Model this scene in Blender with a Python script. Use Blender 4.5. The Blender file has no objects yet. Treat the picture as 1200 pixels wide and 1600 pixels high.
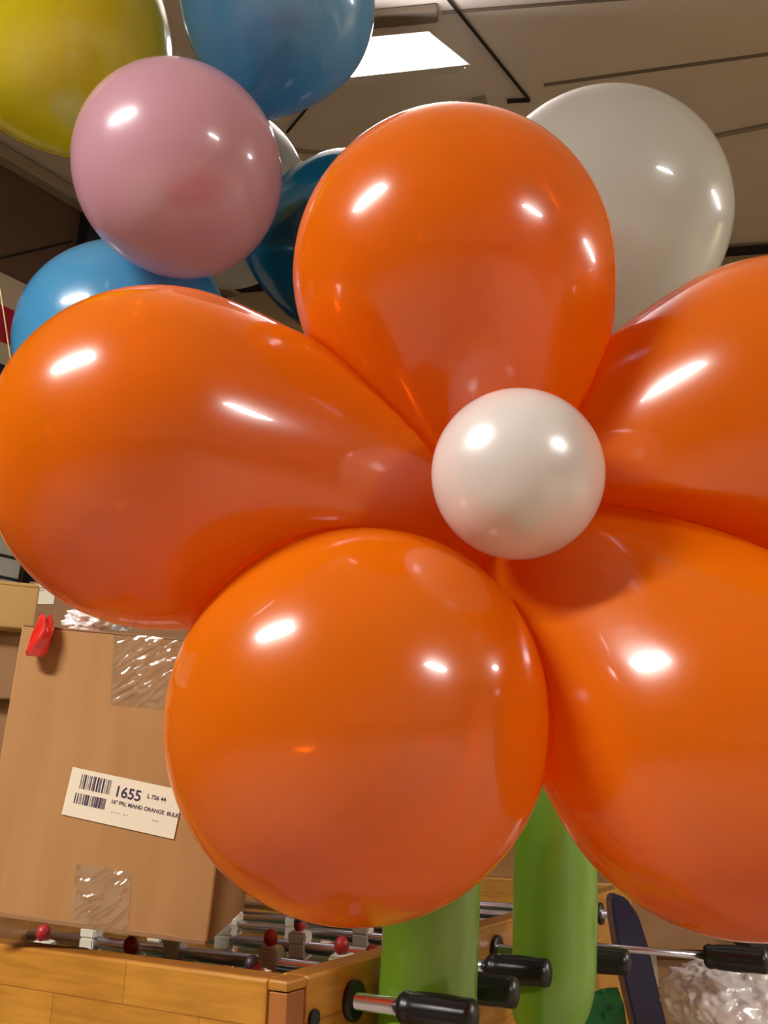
import bpy, bmesh, math, random
from mathutils import Vector, Matrix, noise
random.seed(7)
SC = bpy.context.scene
COL = SC.collection
PI = math.pi
# ------------------------------------------------------------ camera
F = 1300.0
PITCH, ROLL = math.radians(19.5), math.radians(0.5)
CAM = Vector((0, 0, 1.07))
fw = Vector((0, math.cos(PITCH), math.sin(PITCH)))
up0 = Vector((0, -math.sin(PITCH), math.cos(PITCH)))
rt0 = Vector((1, 0, 0))
RT = rt0 * math.cos(ROLL) + up0 * math.sin(ROLL)
UP = -rt0 * math.sin(ROLL) + up0 * math.cos(ROLL)
cd = bpy.data.cameras.new('camera'); cam = bpy.data.objects.new('camera', cd); COL.objects.link(cam)
cd.sensor_fit = 'VERTICAL'; cd.sensor_height = 24.0; cd.lens = 24.0 * F / 1600.0
cd.clip_start = 0.02; cd.clip_end = 100
m = Matrix((RT, UP, -fw)).transposed().to_4x4(); m.translation = CAM
cam.matrix_world = m
SC.camera = cam
def ray(x, y): return fw + RT * ((x - 600) / F) - UP * ((y - 800) / F)
def P(x, y, d): return CAM + ray(x, y) * d
def on_z(x, y, z):
    r = ray(x, y); return CAM + r * ((z - CAM.z) / r.z)
def on_plane(x, y, p0, n):
    r = ray(x, y); return CAM + r * ((p0 - CAM).dot(n) / r.dot(n))
# ------------------------------------------------------------ world, exposure
SC.view_settings.view_transform = 'Standard'
SC.view_settings.look = 'None'
SC.view_settings.exposure = 0.22
SC.view_settings.gamma = 1.0
SC.view_settings.use_curve_mapping = False
w = bpy.data.worlds.new('world'); SC.world = w; w.use_nodes = True
bg = w.node_tree.nodes['Background']
bg.inputs['Color'].default_value = (1.0, 0.86, 0.70, 1); bg.inputs['Strength'].default_value = 0.62
LAMP = 175.0          # strength of the fluorescent diffusers
LAMP_FRONT = 36.0    # the fixture in view

# ------------------------------------------------------------ materials
def lin(c):
    r = []
    for v in c:
        v /= 255.0
        r.append(v / 12.92 if v <= 0.04045 else ((v + 0.055) / 1.055) ** 2.4)
    return (r[0], r[1], r[2], 1)
def newmat(name):
    m = bpy.data.materials.new(name); m.use_nodes = True
    nt = m.node_tree; nt.nodes.clear()
    o = nt.nodes.new('ShaderNodeOutputMaterial')
    return m, nt, o
def pbr(name, col, rough=0.5, metal=0.0, col2=None, scale=20.0, stretch=(1, 1, 1), bump=0.0, bscale=60.0, coat=0.0, emis=0.0, spec=0.5, detail=6.0, trans=0.0):
    m, nt, o = newmat(name)
    b = nt.nodes.new('ShaderNodeBsdfPrincipled'); nt.links.new(b.outputs[0], o.inputs[0])
    b.inputs['Roughness'].default_value = rough; b.inputs['Metallic'].default_value = metal
    b.inputs['Coat Weight'].default_value = coat
    b.inputs['Specular IOR Level'].default_value = spec
    b.inputs['Transmission Weight'].default_value = trans
    c = lin(col); b.inputs['Base Color'].default_value = c
    tc = nt.nodes.new('ShaderNodeTexCoord'); mp = nt.nodes.new('ShaderNodeMapping')
    nt.links.new(tc.outputs['Object'], mp.inputs[0]); mp.inputs['Scale'].default_value = stretch
    if col2:
        n = nt.nodes.new('ShaderNodeTexNoise'); n.inputs['Scale'].default_value = scale; n.inputs['Detail'].default_value = detail
        nt.links.new(mp.outputs[0], n.inputs[0])
        r = nt.nodes.new('ShaderNodeValToRGB'); r.color_ramp.elements[0].position = 0.35; r.color_ramp.elements[1].position = 0.65
        r.color_ramp.elements[0].color = c; r.color_ramp.elements[1].color = lin(col2)
        nt.links.new(n.outputs[0], r.inputs[0]); nt.links.new(r.outputs[0], b.inputs['Base Color'])
    if bump:
        n = nt.nodes.new('ShaderNodeTexNoise'); n.inputs['Scale'].default_value = bscale; n.inputs['Detail'].default_value = 4
        nt.links.new(mp.outputs[0], n.inputs[0])
        bp = nt.nodes.new('ShaderNodeBump'); bp.inputs['Strength'].default_value = bump; bp.inputs['Distance'].default_value = 0.01
        nt.links.new(n.outputs[0], bp.inputs['Height']); nt.links.new(bp.outputs[0], b.inputs['Normal'])
    if emis:
        b.inputs['Emission Color'].default_value = c; b.inputs['Emission Strength'].default_value = emis
    return m
def emat(name, col, s):
    m, nt, o = newmat(name)
    e = nt.nodes.new('ShaderNodeEmission'); e.inputs[0].default_value = (*col, 1); e.inputs[1].default_value = s
    nt.links.new(e.outputs[0], o.inputs[0]); return m
def latex(name, col, clear=0.15, clear_col=None, rough=0.07, gloss=1.0, halo=0.05, halo_rough=0.28, transl=0.5, tcol=None):
    """Stretched latex: a thin wall that scatters, lets light through, and is glossy on both faces."""
    m, nt, o = newmat(name); N = nt.nodes.new; L = nt.links.new
    d = N('ShaderNodeBsdfDiffuse'); d.inputs[0].default_value = lin(col)
    t = N('ShaderNodeBsdfTranslucent'); t.inputs[0].default_value = lin(tcol or col)
    a = N('ShaderNodeMixShader'); a.inputs[0].default_value = transl; L(d.outputs[0], a.inputs[1]); L(t.outputs[0], a.inputs[2])
    tr = N('ShaderNodeBsdfTransparent'); tr.inputs[0].default_value = lin(clear_col or col)
    lw = N('ShaderNodeLayerWeight'); lw.inputs[0].default_value = 0.35
    inv = N('ShaderNodeMapRange'); inv.inputs[1].default_value = 0; inv.inputs[2].default_value = 1
    inv.inputs[3].default_value = clear; inv.inputs[4].default_value = 0.0
    L(lw.outputs['Facing'], inv.inputs[0])
    b = N('ShaderNodeMixShader'); L(inv.outputs[0], b.inputs[0]); L(a.outputs[0], b.inputs[1]); L(tr.outputs[0], b.inputs[2])
    hg = N('ShaderNodeBsdfGlossy'); hg.inputs['Roughness'].default_value = halo_rough; hg.inputs[0].default_value = (1, 1, 1, 1)
    c = N('ShaderNodeMixShader'); c.inputs[0].default_value = halo; L(b.outputs[0], c.inputs[1]); L(hg.outputs[0], c.inputs[2])
    g = N('ShaderNodeBsdfGlossy'); g.inputs['Roughness'].default_value = rough; g.inputs[0].default_value = (1, 1, 1, 1)
    fr = N('ShaderNodeFresnel'); fr.inputs[0].default_value = 1.5
    mu = N('ShaderNodeMath'); mu.operation = 'MULTIPLY'; mu.inputs[1].default_value = gloss; L(fr.outputs[0], mu.inputs[0])
    e = N('ShaderNodeMixShader'); L(mu.outputs[0], e.inputs[0]); L(c.outputs[0], e.inputs[1]); L(g.outputs[0], e.inputs[2])
    L(e.outputs[0], o.inputs[0]); return m
def clearfilm(name, tint, clear=0.7, rough=0.12, bump=0.6, bscale=60, white=0.2, stretch=(1, 1, 1)):
    m, nt, o = newmat(name); N = nt.nodes.new; L = nt.links.new
    tr = N('ShaderNodeBsdfTransparent'); tr.inputs[0].default_value = (1, 1, 1, 1)
    d = N('ShaderNodeBsdfDiffuse'); d.inputs[0].default_value = lin(tint)
    g = N('ShaderNodeBsdfGlossy'); g.inputs['Roughness'].default_value = rough
    tc = N('ShaderNodeTexCoord'); mp = N('ShaderNodeMapping'); mp.inputs['Scale'].default_value = stretch
    n = N('ShaderNodeTexNoise'); n.inputs['Scale'].default_value = bscale; L(tc.outputs['Object'], mp.inputs[0]); L(mp.outputs[0], n.inputs[0])
    n.inputs['Detail'].default_value = 5
    bp = N('ShaderNodeBump'); bp.inputs['Strength'].default_value = bump; bp.inputs['Distance'].default_value = 0.01
    L(n.outputs[0], bp.inputs['Height']); L(bp.outputs[0], g.inputs['Normal'])
    a = N('ShaderNodeMixShader'); a.inputs[0].default_value = white; L(tr.outputs[0], a.inputs[1]); L(d.outputs[0], a.inputs[2])
    b = N('ShaderNodeMixShader'); b.inputs[0].default_value = 1 - clear; L(a.outputs[0], b.inputs[1]); L(g.outputs[0], b.inputs[2])
    L(b.outputs[0], o.inputs[0]); return m
def woodmat(name, c1, c2, c3, scale=1.0):
    m, nt, o = newmat(name); N = nt.nodes.new; L = nt.links.new
    b = N('ShaderNodeBsdfPrincipled'); L(b.outputs[0], o.inputs[0]); b.inputs['Roughness'].default_value = 0.38
    tc = N('ShaderNodeTexCoord')
    bk = N('ShaderNodeTexBrick'); bk.inputs['Scale'].default_value = 1.0
    bk.inputs['Brick Width'].default_value = 0.23; bk.inputs['Row Height'].default_value = 0.045; bk.inputs['Mortar Size'].default_value = 0.0008
    bk.inputs['Color1'].default_value = lin(c1); bk.inputs['Color2'].default_value = lin(c2); bk.inputs['Mortar'].default_value = lin(c3)
    bk.inputs['Bias'].default_value = 0.0
    sx = N('ShaderNodeSeparateXYZ'); cx = N('ShaderNodeCombineXYZ'); ad = N('ShaderNodeMath'); ad.operation = 'ADD'
    L(tc.outputs['Object'], sx.inputs[0]); L(sx.outputs[0], ad.inputs[0]); L(sx.outputs[1], ad.inputs[1])
    L(ad.outputs[0], cx.inputs[0]); L(sx.outputs[2], cx.inputs[1]); L(cx.outputs[0], bk.inputs[0])
    mp = N('ShaderNodeMapping'); mp.inputs['Scale'].default_value = (6, 60, 6); L(cx.outputs[0], mp.inputs[0])
    n = N('ShaderNodeTexNoise'); n.inputs['Scale'].default_value = 2; n.inputs['Detail'].default_value = 8; L(mp.outputs[0], n.inputs[0])
    mx = N('ShaderNodeMixRGB'); mx.blend_type = 'MULTIPLY'; mx.inputs[0].default_value = 0.55
    rp = N('ShaderNodeValToRGB'); rp.color_ramp.elements[0].position = 0.3; rp.color_ramp.elements[0].color = (0.55, 0.42, 0.3, 1); rp.color_ramp.elements[1].position = 0.62; rp.color_ramp.elements[1].color = (1, 1, 1, 1)
    L(n.outputs[0], rp.inputs[0]); L(bk.outputs[0], mx.inputs[1]); L(rp.outputs[0], mx.inputs[2]); L(mx.outputs[0], b.inputs['Base Color'])
    return m

M = {}
M['orange'] = latex('orange_latex', (252, 132, 6), clear=0.34, clear_col=(255, 158, 40), transl=0.5, tcol=(255, 141, 0), halo=0.028, halo_rough=0.22, rough=0.06, gloss=0.78)
M['pearl'] = latex('pearl_white_latex', (236, 226, 218), clear=0.0, rough=0.16, halo=0.10, halo_rough=0.3, transl=0.35)
M['pink'] = latex('pink_latex', (234, 174, 192), clear=0.0, rough=0.1, transl=0.35, halo=0.05)
M['yellow'] = latex('yellow_latex', (255, 236, 0), clear=0.0, rough=0.14, transl=0.25, halo=0.04)
M['blue'] = latex('blue_latex', (104, 186, 240), clear=0.0, rough=0.12, transl=0.4, halo=0.04)
M['lightblue'] = latex('light_blue_latex', (86, 178, 234), clear=0.0, rough=0.1, transl=0.4, halo=0.04)
M['teal'] = latex('teal_latex', (0, 92, 122), clear=0.05, rough=0.12, transl=0.4, halo=0.03)
M['white'] = latex('white_latex', (238, 236, 226), clear=0.02, rough=0.08, transl=0.5, halo=0.04)
M['clearwhite'] = latex('cloudy_clear_latex', (205, 208, 200), clear=0.45, clear_col=(235, 235, 230), rough=0.08, transl=0.5, halo=0.03)
M['green'] = latex('lime_green_latex', (138, 188, 44), clear=0.06, rough=0.22, transl=0.5, halo=0.05, halo_rough=0.35)
M['darkgreen'] = pbr('dark_green_cloth', (20, 110, 50), 0.6, col2=(14, 86, 38), scale=30, bump=0.2)
M['card'] = pbr('cardboard', (162, 116, 66), 0.75, col2=(172, 126, 76), scale=3, stretch=(8, 1, 1), bump=0.05, bscale=120)
M['card_dark'] = pbr('cardboard_brown', (142, 102, 66), 0.8, col2=(152, 112, 74), scale=4)
M['card_yellow'] = pbr('cardboard_yellowish', (186, 150, 88), 0.8, col2=(176, 136, 78), scale=4)
M['paper'] = pbr('label_paper', (226, 214, 190), 0.6)
M['ink'] = pbr('label_ink', (62, 44, 74), 0.7)
M['ink_faint'] = pbr('label_ink_faint', (150, 132, 140), 0.7)
M['tape'] = clearfilm('clear_packing_tape', (205, 180, 150), clear=0.80, rough=0.14, bump=0.15, bscale=60, white=0.10)
M['film'] = clearfilm('clear_plastic', (238, 228, 226), clear=0.84, rough=0.25, bump=0.5, bscale=25, white=0.88)
M['red_rubber'] = latex('red_latex', (225, 40, 25), clear=0.0, rough=0.12, transl=0.2, halo=0.05)
M['wood'] = woodmat('finger_jointed_pine', (188, 132, 46), (172, 116, 38), (148, 94, 30))
M['wood_red'] = pbr('reddish_wood_edge', (160, 98, 46), 0.4, col2=(144, 84, 40), scale=8, stretch=(1, 1, .1))
M['black'] = pbr('black_rubber', (20, 18, 18), 0.35, spec=0.5)
M['matteblack'] = pbr('matte_black_plastic', (18, 16, 17), 0.6)
M['navy'] = pbr('dark_navy_plastic', (38, 34, 58), 0.3, bump=0.05)
M['steel'] = pbr('chromed_steel', (215, 210, 228), 0.24, 1.0)
M['dullsteel'] = pbr('dull_steel', (150, 145, 125), 0.35, 1.0)
M['field'] = pbr('green_playfield', (52, 74, 46), 0.35)
M['men_white'] = pbr('white_figure_plastic', (206, 196, 176), 0.4)
M['men_red'] = pbr('red_figure_plastic', (176, 42, 40), 0.4)
M['men_pink'] = pbr('salmon_figure_plastic', (190, 104, 90), 0.4)
M['men_dark'] = pbr('dark_hair_plastic', (48, 22, 30), 0.5)
M['ceil'] = pbr('ceiling_panel', (208, 194, 174), 0.9, col2=(202, 188, 168), scale=1.2)
M['wall'] = pbr('wall_beige', (176, 156, 124), 0.9, col2=(168, 148, 118), scale=1.5)
M['wall_brown'] = pbr('wall_brown', (100, 76, 60), 0.9, col2=(92, 70, 56), scale=2)
M['wall_pale'] = pbr('pale_painted_wall', (196, 184, 162), 0.9)
M['trim'] = pbr('painted_trim', (150, 134, 112), 0.8)
M['conduit'] = pbr('black_conduit', (22, 17, 15), 0.6)
M['seam'] = pbr('dark_brown_seam', (120, 104, 86), 0.8)
M['floor'] = pbr('concrete_floor', (150, 134, 112), 0.6, col2=(138, 124, 104), scale=2)
M['ban_white'] = pbr('banner_white', (196, 184, 164), 0.85)
M['ban_red'] = pbr('banner_red', (178, 24, 44), 0.85)
M['ban_navy'] = pbr('banner_navy', (28, 24, 48), 0.85)
M['slat'] = pbr('white_slat_panel', (190, 190, 182), 0.5)
M['lampwhite'] = pbr('white_enamel', (214, 212, 208), 0.4)
M['diffuser'] = emat('fluorescent_diffuser', (1.0, 0.97, 0.925), LAMP)
M['diffuser_front'] = emat('fluorescent_diffuser_front', (0.86, 0.86, 1.0), LAMP_FRONT)
M['ribbon'] = pbr('pale_ribbon', (214, 190, 140), 0.35)
M['whitebox'] = pbr('white_carton', (190, 186, 176), 0.7)

# ------------------------------------------------------------ helpers
def tag(o, label=None, cat=None, group=None, kind=None):
    if label: o['label'] = label
    if cat: o['category'] = cat
    if group: o['group'] = group
    if kind: o['kind'] = kind
    return o
def link_bm(name, bm, mat, parent=None, smooth=False, mats=None):
    me = bpy.data.meshes.new(name)
    bmesh.ops.recalc_face_normals(bm, faces=bm.faces[:])
    bm.to_mesh(me); bm.free()
    for x in (mats or [mat]): me.materials.append(x)
    if smooth:
        for p in me.polygons: p.use_smooth = True
    o = bpy.data.objects.new(name, me); COL.objects.link(o)
    if parent: o.parent = parent
    return o
def empty(name, loc=(0, 0, 0), rot=None):
    o = bpy.data.objects.new(name, None); COL.objects.link(o); o.empty_display_size = 0.05
    o.location = loc
    if rot is not None: o.rotation_euler = rot
    return o
def box(bm, lo, hi, bevel=0.0, mi=0, mtx=None):
    vs = []
    for z in (lo[2], hi[2]):
        for x, y in ((lo[0], lo[1]), (hi[0], lo[1]), (hi[0], hi[1]), (lo[0], hi[1])):
            vs.append(bm.verts.new((x, y, z)))
    fs = [bm.faces.new([vs[i] for i in q]) for q in ((3, 2, 1, 0), (4, 5, 6, 7), (0, 1, 5, 4), (1, 2, 6, 5), (2, 3, 7, 6), (3, 0, 4, 7))]
    for f in fs: f.material_index = mi
    if mtx is not None: bmesh.ops.transform(bm, matrix=mtx, verts=vs)
    if bevel:
        es = list({e for f in fs for e in f.edges})
        bmesh.ops.bevel(bm, geom=es, offset=bevel, segments=2, affect='EDGES', profile=0.5)
    return vs
def tube(bm, pts, rad, seg=16, cap=True, mi=0, smooth=True):
    """sweep circles along pts (list of Vectors), rad a number or list"""
    n = len(pts); rs = rad if isinstance(rad, (list, tuple)) else [rad] * n
    rings = []; prev = None
    for i in range(n):
        t = (pts[min(i + 1, n - 1)] - pts[max(i - 1, 0)]).normalized()
        if prev is None:
            a = t.orthogonal().normalized()
        else:
            a = (prev - t * prev.dot(t)).normalized()
        prev = a; b = t.cross(a)
        rings.append([bm.verts.new(pts[i] + (a * math.cos(2 * PI * k / seg) + b * math.sin(2 * PI * k / seg)) * rs[i]) for k in range(seg)])
    for i in range(n - 1):
        for k in range(seg):
            f = bm.faces.new((rings[i][k], rings[i][(k + 1) % seg], rings[i + 1][(k + 1) % seg], rings[i + 1][k])); f.smooth = smooth; f.material_index = mi
    if cap:
        for r in (rings[0], rings[-1]):
            f = bm.faces.new(r); f.material_index = mi
def frame(ax, ay, az, loc):
    m = Matrix((ax, ay, az)).transposed().to_4x4(); m.translation = loc; return m

# ------------------------------------------------------------ setting: floor, ceiling, walls
CZ = 4.6
bm = bmesh.new(); box(bm, (-9, -7, -0.1), (15, 12, 0)); tag(link_bm('floor', bm, M['floor']), kind='structure')
bm = bmesh.new(); box(bm, (-9, -7, CZ), (15, 12, CZ + 0.1)); tag(link_bm('ceiling', bm, M['ceil']), kind='structure')
YB = math.radians(8)
bB = Vector((math.cos(YB), -math.sin(YB), 0)); bN = Vector((math.sin(YB), math.cos(YB), 0))
BP = on_z(1170, 384, CZ)                                    # back wall passes here
o = empty('wall_back'); bpy.data.objects.remove(o)
bm = bmesh.new(); box(bm, (-9, 0, 0), (12, 0.15, CZ)); o = link_bm('wall_back', bm, M['wall'])
o.matrix_world = frame(bB, bN, Vector((0, 0, 1)), Vector((BP.x, BP.y, 0))); tag(o, kind='structure')
L0 = on_z(0, 235, CZ); L1 = on_z(130, 312, CZ)
ld = (L1 - L0).normalized(); ln = Vector((-ld.y, ld.x, 0))  # along the wall, out of the room
bm = bmesh.new(); box(bm, (-9, 0, 0), (6, 0.15, CZ)); o = link_bm('wall_left', bm, M['wall_brown'])
LM = frame(ld, ln, Vector((0, 0, 1)), Vector((L0.x, L0.y, 0))); LMI = LM.inverted()
o.matrix_world = LM; tag(o, kind='structure')
bm = bmesh.new(); box(bm, (-9, -0.09, CZ - 0.1), (6, -0.002, CZ - 0.02), 0.01); o = link_bm('trim_1', bm, M['trim']); o.matrix_world = LM; tag(o, kind='structure')
bm = bmesh.new(); box(bm, (-9, -7.15, 0), (15, -7, CZ)); tag(link_bm('wall_rear', bm, M['wall_pale']), kind='structure')
bm = bmesh.new(); box(bm, (15, -7, 0), (15.15, 12, CZ)); tag(link_bm('wall_right', bm, M['wall_pale']), kind='structure')
bm = bmesh.new(); box(bm, (-9.15, -7, 0), (-9, 12, CZ)); tag(link_bm('wall_far_left', bm, M['wall_pale']), kind='structure')
def onleft(x, y, off=0.0):
    p = on_plane(x, y, L0 - ln * off, ln); return LMI @ p
def ceil_strip(name, p, q, wd, th, mat, z=CZ):
    a = on_z(*p, z); b = on_z(*q, z); d = (b - a); L = d.length; d.normalize()
    bm = bmesh.new(); box(bm, (0, -wd / 2, -th), (L, wd / 2, 0), min(wd, th) * 0.2)
    o = link_bm(name, bm, mat); o.matrix_world = frame(d, Vector((-d.y, d.x, 0)), Vector((0, 0, 1)), Vector((a.x, a.y, z - 0.001)))
    return o
# seams between ceiling panels, edge line of the back wall
n = 2
for p, q, wd, th, mt in (((850, 132), (1330, 66), 0.018, 0.006, 'seam'), ((1060, 222), (1330, 168), 0.02, 0.02, 'trim'),
                         ((250, 212), (760, 262), 0.02, 0.02, 'trim'), ((690, 18), (1250, -25), 0.012, 0.012, 'seam')):
    tag(ceil_strip('trim_%d' % n, p, q, wd, th, M[mt]), kind='structure'); n += 1
bm = bmesh.new(); box(bm, (-9, -0.05, CZ - 0.075), (12, -0.001, CZ - 0.035), 0.004); o = link_bm('trim_%d' % n, bm, M['conduit'])
o.matrix_world = frame(bB, bN, Vector((0, 0, 1)), Vector((BP.x, BP.y, 0))); tag(o, kind='structure'); n += 1
o = ceil_strip('ceiling_conduit', (690, -16), (826, 153), 0.013, 0.013, M['conduit'], CZ - 0.01)
tag(o, 'long black conduit running diagonally across the ceiling right of the light', 'conduit')
o = ceil_strip('conduit_elbow', (792, 156), (828, 154), 0.018, 0.018, M['conduit'], CZ - 0.01)
tag(o, 'short black conduit stub at the end of the long ceiling conduit', 'conduit')
o = ceil_strip('ceiling_cable', (520, 118), (448, 206), 0.012, 0.012, M['conduit'], CZ - 0.01)
tag(o, 'thin black cable on the ceiling beside the lower right of the blue balloon', 'cable')
o = ceil_strip('junction_plate', (748, 150), (760, 200), 0.075, 0.03, M['trim'], CZ - 0.002)
tag(o, 'small pale plate on the ceiling above the top orange balloon', 'plate')
# dark seam lines on the left wall and corner column
def wall_strip(name, p, q, wd, mat, off=0.0):
    a = onleft(*p); b = onleft(*q); d = (b - a); L = math.hypot(d.x, d.z); ang = math.atan2(d.z, d.x)
    bm = bmesh.new(); box(bm, (0, -0.012, -wd / 2), (L, 0, wd / 2), 0.001); o = link_bm(name, bm, mat)
    o.matrix_world = LM @ Matrix.Translation((a.x, -0.002 - off, a.z)) @ Matrix.Rotation(-ang, 4, 'Y')
    return o
tag(wall_strip('trim_%d' % n, (0, 404), (112, 378), 0.01, M['conduit']), kind='structure'); n += 1
tag(wall_strip('trim_%d' % n, (58, 288), (112, 316), 0.012, M['conduit']), kind='structure'); n += 1
c0 = onleft(124, 350)
bm = bmesh.new(); box(bm, (c0.x, -0.12, 0), (c0.x + 0.5, 0.02, CZ), 0.01); o = link_bm('corner_column', bm, M['ban_navy']); o.matrix_world = LM
tag(o, 'dark column against the brown wall behind the pink balloon', 'column')
tag(o, kind='structure'); o.name = 'trim_%d' % n; n += 1
for k in ('label', 'category'): del o[k]
# striped banner on the left wall
za = [onleft(0, y).z for y in (430, 480, 538, 572, 745)]
xe = onleft(70, 520).x
bn = empty('striped_banner', LM @ Vector((xe - 1.2, -0.02, za[4]))); bn.rotation_euler = LM.to_euler()
tag(bn, 'white, red and navy striped banner hanging on the brown wall at the left', 'banner')
for (nm, z1, z0, mt) in (('white_stripe', za[0], za[1], 'ban_white'), ('red_stripe', za[1], za[2], 'ban_red'), ('white_stripe', za[2], za[3], 'ban_white'), ('navy_field', za[3], za[4], 'ban_navy')):
    bm = bmesh.new(); box(bm, (-1.2, -0.01, z0 - za[4]), (1.25, 0.01, z1 - za[4]))
    link_bm(nm, bm, M[mt], bn)
# white slatted panel under the banner
zs = [onleft(0, y).z for y in (745, 772, 805, 838, 871, 905)]
sp = empty('slatted_panel', LM @ Vector((xe - 1.2, -0.03, zs[5]))); sp.rotation_euler = LM.to_euler()
tag(sp, 'white slatted panel with black gaps below the striped banner at the left', 'panel')
bm = bmesh.new(); box(bm, (-1.2, 0.0, -0.9), (1.25, 0.02, zs[0] - zs[5])); link_bm('backing', bm, M['matteblack'], sp)
zz = zs + [zs[5] - (zs[4] - zs[5]) * -1 * -k for k in (1,)]
step = (zs[1] - zs[5]) / 4
for k in range(8):
    t = zs[0] - zs[5] - 0.0 - (0 if k == 0 else (zs[0] - zs[1]) + (k - 1) * step)
    b_ = zs[0] - zs[5] - ((zs[0] - zs[1]) + k * step)
    bm = bmesh.new(); box(bm, (-1.2, -0.02, b_ + 0.008), (1.25, 0.01, t - 0.008), 0.003); link_bm('slat', bm, M['slat'], sp)

# ------------------------------------------------------------ ceiling lights
def fixture(label, mtx, L, W, dm, hang=True):
    """housing with sloping reflector sides, tubes inside behind a diffuser; local z up, opening down"""
    r = empty('ceiling_light'); r.matrix_world = mtx
    tag(r, label, 'light')
    bm = bmesh.new()
    o1 = [(-L / 2, -W / 2, 0), (L / 2, -W / 2, 0), (L / 2, W / 2, 0), (-L / 2, W / 2, 0)]
    o2 = [(-L / 2 + .04, -W * .36, .05), (L / 2 - .04, -W * .36, .05), (L / 2 - .04, W * .36, .05), (-L / 2 + .04, W * .36, .05)]
    a = [bm.verts.new(v) for v in o1]; b = [bm.verts.new(v) for v in o2]
    i1 = [bm.verts.new((x * .985, y * .96, 0)) for x, y, z in o1]; i2 = [bm.verts.new((x * .98, y * .94, .045)) for x, y, z in o2]
    bm.faces.new(b)
    bm.faces.new(i2[::-1])
    for k in range(4):
        j = (k + 1) % 4
        bm.faces.new((a[k], a[j], b[j], b[k])); bm.faces.new((i1[k], i2[k], i2[j], i1[j])); bm.faces.new((a[k], i1[k], i1[j], a[j]))
    link_bm('housing', bm, M['lampwhite'], r)
    bm = bmesh.new(); box(bm, (-L * .485, -W * .44, 0.008), (L * .485, W * .44, 0.02)); link_bm('diffuser', bm, dm, r)
    for s in ((-1, 1) if hang else ()):
        bm = bmesh.new()
        a0 = Vector((s * L * .36, 0, .05)); upl = mtx.to_3x3().inverted() @ Vector((0, 0, 1))
        tube(bm, [a0, a0 + upl * (CZ - (mtx @ a0).z)], 0.004, 8); link_bm('hanger', bm, M['conduit'], r)
    return r
# fixture in view, tipped a little towards the camera
pA = P(735, 101, 3.50); pB = P(480, 129, 3.30)
ex = (pA - pB).normalized(); Lf = (pA - pB).length
mid = (pA + pB) / 2
ey = (P(667, 49, 3.77) - pA); ey = (ey - ex * ey.dot(ex)); Wf = ey.length; ey.normalize(); ez = ex.cross(ey)
if ez.dot(CAM - mid) > 0: ez = -ez; ex = -ex
ctr = mid + ey * Wf / 2
FR = frame(ex, ey, ez, ctr)
fixture('long bright ceiling light in view between the blue and the top orange balloon', FR, Lf, Wf, M['diffuser_front'], False)
A30, = (math.radians(30),)
TA = Vector((math.sin(A30), math.cos(A30), 0)); TB = Vector((math.cos(A30), -math.sin(A30), 0)); Z = Vector((0, 0, 1))
for lab, loc, ang, L_, W_ in (('hanging light behind and left of the camera', (-1.65, -0.35, 2.62), -14, 0.95, 0.27),
                              ('hanging light behind and right of the camera', (2.45, -1.6, 2.45), 0, 0.9, 0.3),
                              ('ceiling light furthest to the right, near the back wall', (9.0, 1.4, 4.28), 60, 2.2, 0.6)):
    fixture(lab, Matrix.Translation(loc) @ Matrix.Rotation(math.radians(ang), 4, 'Z'), L_, W_, M['diffuser'])
# joist-like dark bar above the fixture
o = ceil_strip('ceiling_bracket', (560, 26), (684, 14), 0.07, 0.05, M['seam'], CZ - 0.002)
tag(o, 'brown bar on the ceiling just above the long bright light', 'bracket')

# ------------------------------------------------------------ balloons
def balloon(label, mat, c, R, neck, s=1.3, group=None, planes=(), spheres=(), seg=96, pear=0.28, name='balloon'):
    """latex balloon: round crown, tapering to a knotted neck that points along `neck`"""
    n = neck.normalized(); a = n.orthogonal().normalized(); b = n.cross(a)
    root = empty(name, c); tag(root, label, 'balloon', group)
    prof = []
    N = 40
    for i in range(N + 1):
        th = PI / 2 * i / N; prof.append((-R * math.cos(th), R * math.sin(th)))
    for i in range(1, N + 1):
        th = PI / 2 * i / N; t = math.sin(th)
        prof.append((R * t * (1 + (s - 1) * t ** 1.5), max(R * math.cos(th) * (1 - pear * t ** 3), 0.045 * R)))
    def pt(z, r, k):
        f = 2 * PI * k / seg
        v = n * z + a * (r * math.cos(f)) + b * (r * math.sin(f))
        w_ = c + v
        for p0, pn in planes:                      # pressed flat where it meets its neighbour
            d = (w_ - p0).dot(pn)
            if d > -0.0006: v = v - pn * (d + 0.0006); w_ = c + v
        for p0, r0 in spheres:                     # dented by a round neighbour
            e = w_ - p0
            if e.length < r0: w_ = p0 + e.normalized() * r0
        return w_ - c
    bm = bmesh.new(); rings = []
    tip = bm.verts.new(pt(prof[0][0], 0, 0))
    for z, r in prof[1:]: rings.append([bm.verts.new(pt(z, r, k)) for k in range(seg)])
    for k in range(seg): bm.faces.new((tip, rings[0][k], rings[0][(k + 1) % seg]))
    for i in range(len(rings) - 1):
        for k in range(seg): bm.faces.new((rings[i][k], rings[i][(k + 1) % seg], rings[i + 1][(k + 1) % seg], rings[i + 1][k]))
    body = link_bm('balloon_body', bm, mat, root, smooth=True)
    q0 = n * (s * R)
    bm = bmesh.new()
    tube(bm, [q0 - n * .002, q0 + n * .004, q0 + n * .01, q0 + n * .013, q0 + n * .02, q0 + n * .026], [.045 * R, .006, .009, .006, .008, .014], 16)
    link_bm('knot', bm, mat, root, smooth=True)
    return root
OG = 'orange petal balloons of the big flower'
HUB = P(795, 825, 0.93)
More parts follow.
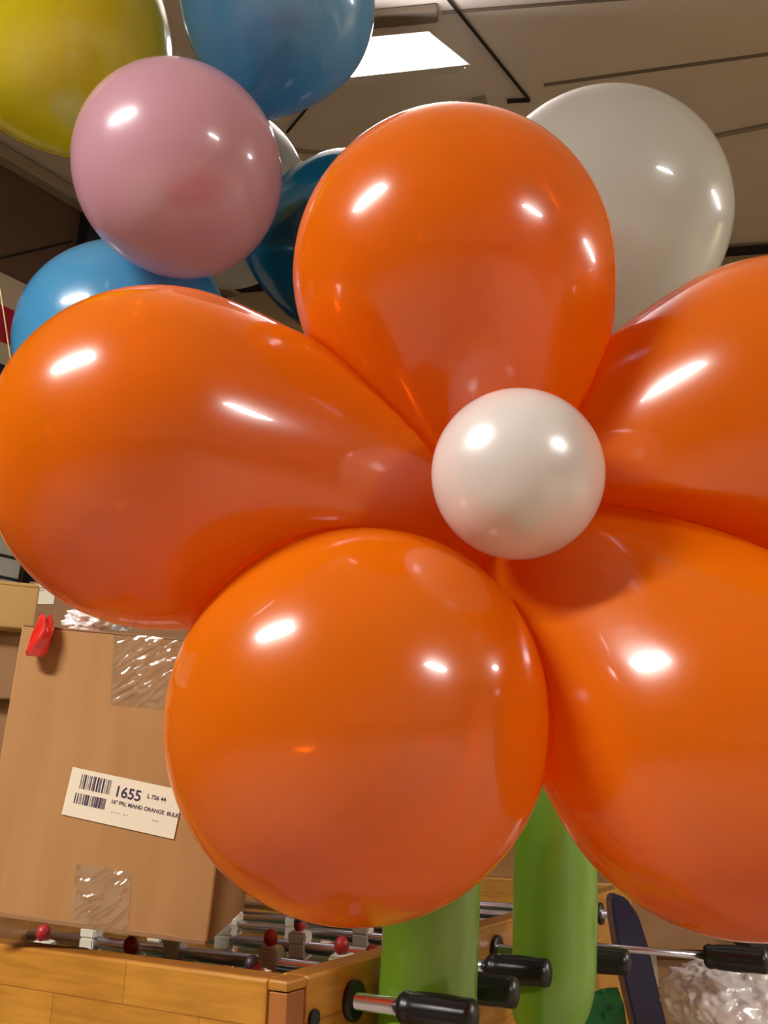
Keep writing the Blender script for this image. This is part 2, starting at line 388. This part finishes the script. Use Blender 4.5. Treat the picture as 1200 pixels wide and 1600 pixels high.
petals = [  # px, py, r_px, depth, s, label
    (706, 434, 247, 0.86, 1.55, 'orange balloon, topmost petal of the orange flower, in front of the white and teal balloons'),
    (262, 718, 264, 0.80, 1.65, 'orange balloon, left petal of the orange flower, reaching the left side of the picture'),
    (560, 1121, 295, 0.715, 1.35, 'orange balloon, lower left petal of the orange flower, beside the labelled cardboard box'),
    (1133, 1150, 288, 0.715, 1.35, 'orange balloon, lower right petal of the orange flower, above the green tubes and plastic bag'),
    (1205, 680, 272, 0.83, 1.45, 'orange balloon, right petal of the orange flower, cut by the right side of the picture'),
]
cs = [P(p[0], p[1], p[3]) for p in petals]; Rs = [p[2] * p[3] / F for p in petals]
dirs = [(c - HUB).normalized() for c in cs]
CONTACT = {(0, 1): (P(463, 506, .83), P(678, 772, .93)), (0, 4): (P(950, 532, .85), P(890, 660, .93)), (3, 4): (P(1190, 862, .76), P(850, 848, .93))}
for i, (px, py, r, d, s, lab) in enumerate(petals):
    planes = []; sph = []
    for j in range(5):
        if j == i: continue
        dv = cs[j] - cs[i]; dist = dv.length; un = dv / dist
        if i == 2: continue                              # the lower left petal stays round
        if j == 2: sph.append((cs[2], Rs[2] + .002)); continue
        key = (min(i, j), max(i, j))
        if key in CONTACT:                               # the seam where two petals press together
            p0, p1 = CONTACT[key]
            side = dirs[i].cross(dirs[j]).normalized(); nn = side.cross(p1 - p0).normalized()
            if nn.dot(un) < 0: nn = -nn
            planes.append((p0, nn))
        else:
            planes.append((HUB, (dirs[j] - dirs[i]).normalized()))
    sph.append((P(808, 741, .715), 134 * .715 / F + .001))
    balloon(lab, M['orange'], cs[i], Rs[i], (HUB if i != 2 else HUB + Vector((-.02, .1, 0))) - cs[i], (1.35 if i == 2 else ((HUB - cs[i]).length + .03) / Rs[i]), OG, planes, sph, seg=128, pear=(.1 if i == 2 else -.12))
balloon('small round pearly white balloon at the centre of the orange flower', M['pearl'], P(808, 741, 0.715), 134 * .715 / F, HUB - P(808, 741, .715), 1.12, pear=0.1)
H2 = P(300, 290, 1.62)
balloon('pink balloon at the centre of the coloured balloon flower, upper left', M['pink'], P(280, 269, 1.36), 160 * 1.36 / F, Vector((0.1, 1, -0.1)), 1.1, pear=0.1)
for lab, mt, x, y, r, d, s in (
    ('yellow balloon in the top left corner, behind the pink balloon', 'yellow', 92, 58, 172, 1.62, 1.2),
    ('medium blue balloon at the top, overlapping the ceiling light', 'blue', 434, 6, 152, 1.62, 1.15),
    ('light blue balloon below the pink balloon, behind the left orange petal', 'lightblue', 196, 545, 164, 1.60, 1.3),
    ('cloudy see-through white balloon behind the right side of the pink balloon', 'clearwhite', 348, 312, 137, 1.95, 1.15),
    ('dark teal balloon behind the left side of the top orange petal', 'teal', 545, 387, 143, 1.75, 1.2)):
    c = P(x, y, d); balloon(lab, M[mt], c, r * d / F, H2 - c + Vector((0, .15, 0)), s, 'petals of the coloured balloon flower')
c = P(937, 348, 1.45)
balloon('large white balloon behind the orange flower, between its top and right petals', M['white'], c, 195 * 1.45 / F, P(960, 700, 1.55) - c, 1.3)
# green tube balloons that form the stem
def tube_balloon(label, pts, r, ends):
    root = empty('tube_balloon', pts[-1]); tag(root, label, 'balloon', 'lime green tube balloons of the stem')
    bm = bmesh.new(); n = 40; P_ = []; R_ = []
    for i in range(n + 1):
        t = i / n * (len(pts) - 1); k = min(int(t), len(pts) - 2); f = t - k
        P_.append(pts[k].lerp(pts[k + 1], f) - pts[-1])
        e = i / n; L = (pts[0] - pts[-1]).length
        rr = r
        d0 = e * L; d1 = (1 - e) * L
        if ends[0] and d0 < r * 1.3: rr = r * math.sqrt(max(0.02, 1 - (1 - d0 / (r * 1.3)) ** 2))
        if ends[1] and d1 < r * 2.2: rr = min(rr, r * math.sqrt(max(0.02, 1 - (1 - d1 / (r * 2.2)) ** 2)))
        R_.append(rr * (1 + .015 * math.sin(e * 17)))
    tube(bm, P_, R_, 48)
    link_bm('balloon_body', bm, M['green'], root, smooth=True)
    e = (P_[-1] - P_[-2]).normalized()
    bm = bmesh.new(); tube(bm, [P_[-1] - e * .004, P_[-1] + e * .01, P_[-1] + e * .02, P_[-1] + e * .028], [.007, .009, .006, .013], 14)
    link_bm('knot', bm, M['green'], root, smooth=True)
w1 = P(668, 1557, .967)
tube_balloon('lime green tube balloon below the lower left orange petal, behind the nearest black handle', [w1 + Vector((.02, -.01, .33)), w1, w1 + Vector((-.004, -.004, -.40)), w1 + Vector((-.006, -.01, -.80))], 78 * .967 / F, (True, True))
w2 = P(866, 1500, 1.175)
tube_balloon('lime green tube balloon between the two lower orange petals, ending in a rounded tip', [w2 + Vector((.022, 0, .34)), w2 + Vector((.010, 0, .14)), w2, w2 + Vector((-.024, 0, -.112))], 66 * 1.175 / F, (True, True))
# curling ribbons at the left edge
for lab, pts in (('pale curling ribbon hanging at the left edge in front of the striped banner', [(0, 452), (6, 490), (12, 530), (18, 570), (24, 596), (30, 625)]),):
    bm = bmesh.new(); tube(bm, [P(x, y, 1.35) - P(pts[0][0], pts[0][1], 1.35) for x, y in pts], 0.0012, 6)
    o = link_bm('curling_ribbon', bm, M['ribbon'], smooth=True); o.location = P(pts[0][0], pts[0][1], 1.35); tag(o, lab, 'ribbon')

# ------------------------------------------------------------ foosball table
C0 = on_z(450, 1533, 0.9)
TL, TWD, TH, WT = 1.42, 0.76, 0.30, 0.035
tab = empty('foosball_table', Vector((C0.x, C0.y, 0))); tab.matrix_world = frame(TB, TA, Z, Vector((C0.x, C0.y, 0)))
tag(tab, 'yellow pine table football table with steel rods and black handles at the bottom left', 'table')
def tpart(name, lo, hi, mat, bev=0.004):
    bm = bmesh.new(); box(bm, lo, hi, bev); return link_bm(name, bm, mat, tab)
tpart('side_panel', (-WT, 0.0345, .9 - TH), (0, TL - .0345, .9), M['wood'])
tpart('side_panel', (-TWD, 0.036, .9 - TH), (-TWD + WT, TL - .036, .9), M['wood'])
tpart('end_panel', (-TWD + .0265, 0.0, .9 - TH), (-.0265, WT, .9), M['wood'])
tpart('end_panel', (-TWD + .0265, TL - WT, .9 - TH), (-.0265, TL, .9), M['wood'])
for x0, x1 in ((-.0245, -.0015), (-TWD + .0015, -TWD + .0245)):
    for y0 in (0.0, TL - .034): tpart('corner_post', (x0, y0 + .0015, .9 - TH), (x1, y0 + .0325, .888), M['wood_red'], .001)
for x0 in (-.0265, -TWD):
    for y0 in (0.0, TL - .0345): tpart('corner_cap', (x0, y0, .889), (x0 + .0265, y0 + .0345, .9), M['wood'], .003)
tpart('playfield', (-TWD + WT, WT, .765), (-WT, TL - WT, .775), M['field'], 0)
tpart('bottom_panel', (-TWD + WT, WT, .9 - TH), (-WT, TL - WT, .9 - TH + .015), M['wood_red'], 0)
for x0 in (-TWD + .01, -.1):
    for y0 in (.01, TL - .1):
        tpart('leg', (x0, y0, 0), (x0 + .09, y0 + .09, .9 - TH), M['wood'], .006)
for (xx, yy) in ((.0005, .048),):
    bm = bmesh.new(); tube(bm, [Vector((xx, yy, .858)), Vector((xx + .003, yy, .858))], .009, 20); link_bm('screw_plug', bm, M['matteblack'], tab)
RZ = 0.862
def handle(par, x, r=.0175, L=.09):
    bm = bmesh.new(); n = 24; seg = 40; rings = []
    for i in range(n + 1):
        t = i / n
        prof = 1.0
        if t < .06: prof = .80 + .2 * t / .06
        elif t < .12: prof = 1.0
        elif t < .18: prof = .93
        elif t < .80: prof = 0.98 + .1 * math.sin((t - .18) / .62 * PI) * .6
        elif t > .94: prof = max(.35, math.sqrt(max(0, 1 - ((t - .94) / .06) ** 2)) * .98)
        ring = []
        for k in range(seg):
            f = 2 * PI * k / seg
            groove = .07 * max(0, math.cos(f * 8)) ** 2 if .18 < t < .92 else 0
            rr = r * prof * (1 - groove)
            ring.append(bm.verts.new((x + L * t, rr * math.cos(f), rr * math.sin(f))))
        rings.append(ring)
    for i in range(n):
        for k in range(seg): bm.faces.new((rings[i][k], rings[i][(k + 1) % seg], rings[i + 1][(k + 1) % seg], rings[i + 1][k]))
    bm.faces.new(rings[0]); bm.faces.new(rings[-1]); return link_bm('handle', bm, M['black'], par, smooth=True)
def man(par, x, tilt, hair, torso='men_white', legs='men_white', head='men_red'):
    g = empty('player_figure'); g.parent = par; g.location = (x, 0, 0); g.rotation_euler = (math.radians(tilt), 0, 0)
    # figure is one sub-part mesh with coloured faces: boots, legs, shirt, head, hair
    bm = bmesh.new()
    def seg_(z0, z1, wx0, wy0, wx1, wy1, mi):
        a = [bm.verts.new((sx * wx0, sy * wy0, z0)) for sx, sy in ((-1, -1), (1, -1), (1, 1), (-1, 1))]
        b = [bm.verts.new((sx * wx1, sy * wy1, z1)) for sx, sy in ((-1, -1), (1, -1), (1, 1), (-1, 1))]
        for k in range(4):
            f = bm.faces.new((a[k], a[(k + 1) % 4], b[(k + 1) % 4], b[k])); f.material_index = mi
        f = bm.faces.new(a[::-1]); f.material_index = mi
        f = bm.faces.new(b); f.material_index = mi
    seg_(-.072, -.058, .013, .008, .012, .009, 1)
    seg_(-.058, -.015, .009, .006, .012, .008, 2)
    seg_(-.015, .006, .016, .011, .015, .011, 0)
    seg_(.006, .020, .015, .011, .018, .010, 0)
    seg_(.020, .024, .018, .010, .010, .008, 0)
    bmesh.ops.bevel(bm, geom=bm.edges[:], offset=.002, segments=2, affect='EDGES')
    me = bmesh.ops.create_icosphere(bm, subdivisions=3, radius=.0105)
    for v in me['verts']:
        v.co = Vector((v.co.x * .92, v.co.y, v.co.z * 1.15 + .033))
    vs = set(me['verts'])
    for f in bm.faces:
        if all(v in vs for v in f.verts):
            f.material_index = 3 if f.calc_center_median().z > .036 else 1
            f.smooth = True
    bpy.data.objects.remove(g)
    o = link_bm('player_figure', bm, None, par, mats=[M[torso], M[head], M[legs], M[hair]])
    o.location = (x, 0, 0); o.rotation_euler = (math.radians(tilt), 0, 0); return o
ROD = [.126, .266, .406, .546, .668, .83, .97, 1.11]
out_ = [.066, .058, .050, .12, .29, .1, .1, .1]     # length of bare rod outside the cabinet
men = {0: [(-.13, 35), (-.34, 20), (-.52, 10)], 1: [(-.10, 12), (-.22, 8), (-.40, 4), (-.58, 0)], 2: [(-.12, 75), (-.27, 5), (-.42, 0), (-.57, 0)], 3: [(-.10, -75), (-.24, 4), (-.38, 0), (-.52, 0)],
       4: [(-.15, 0), (-.30, 5), (-.45, 5)], 5: [(-.2, 5), (-.36, 4), (-.5, 0)], 6: [(-.3, 0), (-.5, 0)], 7: [(-.38, 0)]}
for i, ay in enumerate(ROD):
    near_side = i in (0, 1, 2, 3, 4)
    x1 = out_[i] if near_side else .02
    bm = bmesh.new(); tube(bm, [Vector((-TWD - .12, 0, 0)), Vector((.02 if i == 4 else x1, 0, 0))], .009, 20)
    if i == 4: tube(bm, [Vector((.018, 0, 0)), Vector((x1, 0, 0))], .0055, 16)
    ro = link_bm('rod', bm, M['steel'], tab, smooth=False); ro.location = (0, ay, RZ)
    if i == 0: FIRST_ROD = ro
    for f in ro.data.polygons: f.use_smooth = len(f.vertices) == 4
    if near_side: handle(ro, x1 - .002)
    # rubber bumper inside, bearing plate outside
    for s0, s1, rr in ((.0, .006, .021), (-WT - .022, -WT, .018)):
        bm = bmesh.new(); tube(bm, [Vector((s0 - .001, 0, 0)), Vector((s0 + .0, 0, 0)), Vector((s1, 0, 0)), Vector((s1 + .001, 0, 0))], [rr * .9, rr, rr, rr * .8], 28); b = link_bm('bearing' if s0 == 0 else 'bumper', bm, M['black'], ro)
    for k, (mx, tl) in enumerate(men.get(i, [])):
        man(ro, mx, tl, 'men_dark' if (i + k) % 3 == 0 else 'men_red', legs='men_pink')
for bx0, bl, by in ((-.33, .085, 0), (-.47, .03, 0)):
    bm = bmesh.new(); tube(bm, [Vector((bx0, 0, 0)), Vector((bx0 + .002, 0, 0)), Vector((bx0 + bl, 0, 0)), Vector((bx0 + bl + .002, 0, 0))], [.014, .019, .019, .014], 24)
    link_bm('bumper', bm, M['matteblack'], FIRST_ROD)

# ------------------------------------------------------------ labelled cardboard box
def pbox(name, label, TLp, TRp, BLp, d, depth, mat, tilt_back=0.0, cat='box', group=None, lid=True, bevel=0.003):
    """carton whose front face runs through three picture points; returns root and its front-face matrix (x right, z up, y back)"""
    tl = P(*TLp, d[0]); tr = P(*TRp, d[1]); bl = P(*BLp, d[2])
    x = (tr - tl); W = x.length; x.normalize(); z = (tl - bl); z = z - x * z.dot(x); H = z.length; z.normalize(); y = z.cross(x)
    root = empty(name); root.matrix_world = frame(x, y, z, tl - z * H); tag(root, label, cat, group)
    bm = bmesh.new(); box(bm, (0, 0, 0), (W, depth, H), bevel); link_bm('carton_body', bm, mat, root)
    return root, W, H
bx, W, H = pbox('cardboard_box', 'large brown cardboard box with a white barcode label, standing on the football table', (34, 976), (380, 1007), (-2, 1432), (1.10, 1.06, 1.03), .16, M['card'])
FLOAT = bx.matrix_world.copy(); FI = FLOAT.inverted()
def onbox(x, y, off=0.0):
    n = (FLOAT.to_3x3() @ Vector((0, -1, 0))); p0 = FLOAT.translation + n * off
    return FI @ on_plane(x, y, p0, n)
# top flap edges: slight seam lips
bm = bmesh.new(); box(bm, (0.002, -.0008, H - .0012), (W - .002, .004, H + .0008)); link_bm('flap_edge', bm, M['card_dark'], bx)
bm = bmesh.new(); box(bm, (0.002, -.0015, 0.0), (W - .002, .003, .006), .0008); link_bm('flap_edge', bm, M['card_dark'], bx)
# label
l0 = onbox(97, 1272); l1 = onbox(118, 1199); l2 = onbox(272, 1311)
lx = (l2 - l0); LW = lx.length; lx.normalize(); lz = (l1 - l0); lz = lz - lx * lz.dot(lx); LH = lz.length; lz.normalize()
lab = None
bm = bmesh.new(); box(bm, (0, -.0006, 0), (LW, 0, LH), .0); lab = link_bm('shipping_label', bm, M['paper'], bx)
lab.matrix_local = frame(lx, lz.cross(lx), lz, l0 + Vector((0, -.0008, 0)))
tag(lab, 'white printed shipping label')
def bars(x0, x1, z0, z1, mat, seed, name='barcode'):
    random.seed(seed); bm = bmesh.new(); x = x0 * LW
    while x < x1 * LW:
        w_ = random.choice((.0006, .0009, .0014, .0022)); box(bm, (x, -.0009, z0 * LH), (min(x + w_, x1 * LW), -.0006, z1 * LH)); x += w_ + random.choice((.0007, .0011, .0018))
    return link_bm(name, bm, mat, lab)
def text(s, x, z, size, mat, name='printed_text'):
    cu = bpy.data.curves.new('t', 'FONT'); cu.body = s; cu.size = size; cu.extrude = .0001; cu.offset = size * .018
    t = bpy.data.objects.new('t', cu); COL.objects.link(t); bpy.context.view_layer.update()
    me = bpy.data.meshes.new_from_object(t.evaluated_get(bpy.context.evaluated_depsgraph_get()))
    bpy.data.objects.remove(t); bpy.data.curves.remove(cu)
    me.transform(Matrix.Rotation(PI / 2, 4, 'X')); me.materials.clear(); me.materials.append(mat)
    o = bpy.data.objects.new(name, me); COL.objects.link(o); o.parent = lab; o.location = (x * LW, -.0008, z * LH); return o
bars(.10, .37, .60, .90, M['ink'], 3); bars(.08, .36, .28, .50, M['ink'], 5)
text('1655', .41, .60, LH * .31, M['ink']); text('16" PRL MAND ORANGE  BULK', .40, .44, LH * .112, M['ink'])
text('L 726 44', .70, .70, LH * .12, M['ink']); text('- - -   - -', .42, .24, LH * .12, M['ink_faint']); text('-----', .78, .26, LH * .10, M['ink_faint'])
# clear tape strips, crinkled
def tape(p, q, r_, seed):
    a = onbox(*p); b = onbox(*q); c = onbox(*r_)
    bm = bmesh.new(); nx, nz = 80, 90; g = []
    for j in range(nz + 1):
        row = []
        for i in range(nx + 1):
            v = a + (b - a) * (i / nx) + (c - a) * (j / nz)
            u, w_ = v.x * 0.80 + v.z * 0.60, v.z * 0.80 - v.x * 0.60      # creases run up to the right
            h = 1 - abs(noise.noise(Vector((u * 22, w_ * 105, seed))))
            e = min(i, nx - i, j, nz - j) / 6.0
            row.append(bm.verts.new(Vector((v.x, -.0012 - .0042 * max(0, h - .80) / .2 * min(1, e) * (0.4 + abs(noise.noise(Vector((v.x * 30, v.z * 30, 9))))), v.z))))
        g.append(row)
    for j in range(nz):
        for i in range(nx): bm.faces.new((g[j][i], g[j][i + 1], g[j + 1][i + 1], g[j + 1][i]))
    return link_bm('packing_tape', bm, M['tape'], bx, smooth=True)
tape((178, 990), (298, 1000), (172, 1100), 2.0); tape((118, 1348), (205, 1362), (112, 1447), 5.0)
# scrap of red balloon stuck near the box's upper left corner
rc = FLOAT @ (onbox(72, 995) + Vector((0, -.013, 0)))
bm = bmesh.new(); n_, sg = 22, 32; rings = []
for i in range(n_ + 1):
    t = i / n_; z = .026 - .052 * t
    rr = .0125 * (.55 + .55 * math.sin(min(1, t * 1.25) * PI * .55)) if t < .93 else .0125 * .92
    ring = []
    for k in range(sg):
        f = 2 * PI * k / sg; fold = 1 + .22 * (1 - t) * math.sin(f * 5 + t * 4) + .1 * math.sin(f * 3 + 9 * t)
        ring.append(bm.verts.new((rr * fold * math.cos(f) + .003 * math.sin(t * 5), rr * .75 * fold * math.sin(f), z + .003 * math.sin(f * 3) * (1 - t))))
    rings.append(ring)
for i in range(n_):
    for k in range(sg): bm.faces.new((rings[i][k], rings[i][(k + 1) % sg], rings[i + 1][(k + 1) % sg], rings[i + 1][k]))
bm.faces.new(rings[-1])
o = link_bm('balloon_scrap', bm, M['red_rubber'], smooth=True); o.matrix_world = FLOAT.to_3x3().to_4x4(); o.location = rc
tag(o, 'small crumpled red balloon scrap stuck to the upper left corner of the labelled box', 'balloon scrap')

# ------------------------------------------------------------ more cartons
def carton(label, x0, y0, x1, y1, d, depth, mat, yaw=0.0, group=None, name='cardboard_box', to_floor=False, tapeband=True):
    """upright carton: its front spans picture points (x0,y0)-(x1,y1) at depth d"""
    a = P(x0, y1, d); t = P(x0, y0, d); b = P(x1, y1, d)
    yw = math.radians(yaw); ex = Vector((math.cos(yw), math.sin(yw), 0)); ey = Vector((-math.sin(yw), math.cos(yw), 0))
    W_ = (b - a).length; H_ = t.z - a.z
    root = empty(name); root.matrix_world = frame(ex, ey, Z, a); tag(root, label, 'box', group)
    bm = bmesh.new(); box(bm, (0, 0, 0), (W_, depth, H_), .004); link_bm('carton_body', bm, mat, root)
    if tapeband:
        bm = bmesh.new(); box(bm, (W_ * .5 - .025, -.0012, H_ * .72), (W_ * .5 + .025, -.0002, H_ * .995)); link_bm('packing_tape', bm, M['tape'], root)
        bm = bmesh.new(); box(bm, (.002, -.0015, H_ - .005), (W_ - .002, .002, H_ + .0015)); link_bm('flap_edge', bm, mat, root)
    return root, W_, H_
ly = -30
r1, w1, h1 = carton('brown cardboard box with a small white label, behind the labelled box', 2, 884, 330, 1190, 1.95, .3, M['card_dark'], yaw=0)
bm = bmesh.new(); box(bm, (.012, -.002, h1 - .056), (.070, -.0012, h1 - .004)); link_bm('paper_label', bm, M['paper'], r1)
bm = bmesh.new(); box(bm, (.016, -.0026, h1 - .016), (.05, -.002, h1 - .013)); box(bm, (.016, -.0026, h1 - .022), (.042, -.002, h1 - .020)); link_bm('printed_line', bm, M['ink_faint'], r1)
carton('brown cardboard box at the bottom of the stack behind the labelled box', 0, 1192, 330, 1600, 1.95, .3, M['card_dark'], yaw=0)
for lab_, y0, y1, mt in (('yellowish cardboard box, topmost of the stack at the left edge', 876, 958, 'card_yellow'),
                         ('cardboard box with clear tape, second from the top of the stack at the left edge', 960, 1078, 'card_dark'),
                         ('dark brown cardboard box, third from the top of the stack at the left edge', 1080, 1176, 'card_dark'),
                         ('brown cardboard box, lowest in view of the stack at the left edge', 1178, 1420, 'card_dark')):
    carton(lab_, -260, y0, 31, y1, 1.62, .12, M[mt], yaw=24, group='cartons stacked at the left edge')
carton('tan cardboard box with a round black hole, seen between the two green tubes', 700, 1290, 812, 1400, 2.75, .25, M['card'], yaw=-10)
c_ = P(762, 1398, 2.74)
bm = bmesh.new(); tube(bm, [c_ * 0, Vector((0, .02, 0))], .03, 28); 
o = link_bm('round_cap', bm, M['matteblack'], smooth=False); o.location = P(764, 1397, 2.72); tag(o, 'round black disc in front of the tan box between the green tubes', 'disc')
carton('white carton lying under the tan box between the green tubes', 700, 1416, 812, 1452, 2.7, .3, M['whitebox'], yaw=-10, tapeband=False)
carton('wide brown cardboard box behind the curved navy post, lower right', 925, 1375, 1153, 1482, 2.7, .4, M['card_dark'], yaw=-3)
carton('brown cardboard box under the wide one at the lower right', 925, 1496, 1136, 1700, 2.68, .4, M['card_dark'], yaw=-3)
carton('tan cardboard box at the lower right, partly behind the plastic bag', 1152, 1506, 1300, 1720, 2.62, .4, M['card'], yaw=-3)
carton('dark box at the right edge below the lower right orange petal', 1172, 1425, 1300, 1486, 2.55, .3, M['matteblack'], yaw=-3, tapeband=False)

# ------------------------------------------------------------ navy curved post with cross bar
D = 1.55
fr = empty('metal_frame', P(1000, 1600, D)); tag(fr, 'frame with a curved dark navy post and a black upright, at the lower right', 'frame')
o0 = P(1000, 1600, D)
cl = [(1075, 1800, 58), (1045, 1700, 54), (1017, 1600, 50), (1003, 1540, 50), (990, 1480, 48), (978, 1430, 40), (968, 1404, 24), (962, 1397, 6)]
bm = bmesh.new(); ra = []
for (x, y, wpx) in cl:
    a = [P(x - wpx / 2, y + 2, D) - o0, P(x + wpx / 2, y, D) - o0]; bk = Vector((0, .05, 0))
    ra.append([bm.verts.new(v) for v in (a[0], a[1], a[1] + bk, a[0] + bk)])
for i in range(len(ra) - 1):
    for k in range(4): bm.faces.new((ra[i][k], ra[i][(k + 1) % 4], ra[i + 1][(k + 1) % 4], ra[i + 1][k]))
bm.faces.new(ra[0]); bm.faces.new(ra[-1])
bmesh.ops.bevel(bm, geom=[e for e in bm.edges], offset=.004, segments=3, affect='EDGES')
link_bm('curved_post', bm, M['navy'], fr, smooth=False)
bm = bmesh.new(); tube(bm, [P(1142, 1500, D - .02) - o0, P(1146, 1562, D - .02) - o0, P(1160, 1800, D - .02) - o0], .019, 18); link_bm('upright', bm, M['navy'], fr)
# ------------------------------------------------------------ plastic bag
bm = bmesh.new(); bmesh.ops.create_icosphere(bm, subdivisions=6, radius=1.0)
for v in bm.verts:
    q = v.co.normalized(); k = 1 + .16 * noise.noise(q * 1.6 + Vector((3, 1, 0)))
    k += .12 * abs(noise.noise(q * 4)) - .1 * abs(noise.noise(q * 8 + Vector((5, 0, 0)))) + .05 * noise.noise(q * 18)
    v.co = Vector((q.x * .125 * k, q.y * .08 * k, q.z * .085 * k))
    if q.x < -.2 and q.z > .15: v.co.z += .035 * (-q.x) * q.z; v.co.x -= .012
o = link_bm('plastic_bag', bm, M['film'], smooth=True); o.location = P(1178, 1602, 1.3); tag(o, 'crumpled clear plastic bag in the lower right corner', 'bag')
# plastic wrap scrap behind the box
bm = bmesh.new(); bmesh.ops.create_icosphere(bm, subdivisions=5, radius=1.0)
for v in bm.verts:
    q = v.co.normalized(); k = 1 + .5 * noise.noise(q * 2.3) + .25 * noise.noise(q * 6); v.co = Vector((q.x * .03 * k, q.y * .012 * k, q.z * .02 * k))
o = link_bm('plastic_wrap', bm, M['film'], smooth=True); o.location = P(138, 968, 1.16); tag(o, 'crumpled clear plastic wrap on top of the labelled box', 'plastic wrap')
# dark green cloth leaf
bm = bmesh.new(); g = []
px = [[(872, 1582), (905, 1560), (940, 1545), (965, 1542)], [(868, 1600), (905, 1590), (945, 1580), (975, 1570)], [(865, 1660), (905, 1650), (950, 1645), (985, 1640)]]
for row in px: g.append([bm.verts.new(P(x, y, 1.38 + .012 * math.sin(x * .07))- P(925, 1600, 1.38)) for x, y in row])
for j in range(2):
    for i in range(3): bm.faces.new((g[j][i], g[j][i + 1], g[j + 1][i + 1], g[j + 1][i]))
bmesh.ops.solidify(bm, geom=bm.faces[:], thickness=.02)
bmesh.ops.subdivide_edges(bm, edges=bm.edges[:], cuts=3, use_grid_fill=True, smooth=.6)
o = link_bm('green_cloth', bm, M['darkgreen'], smooth=True); o.location = P(925, 1600, 1.38); tag(o, 'dark green cloth beside the tip of the right green tube', 'cloth')
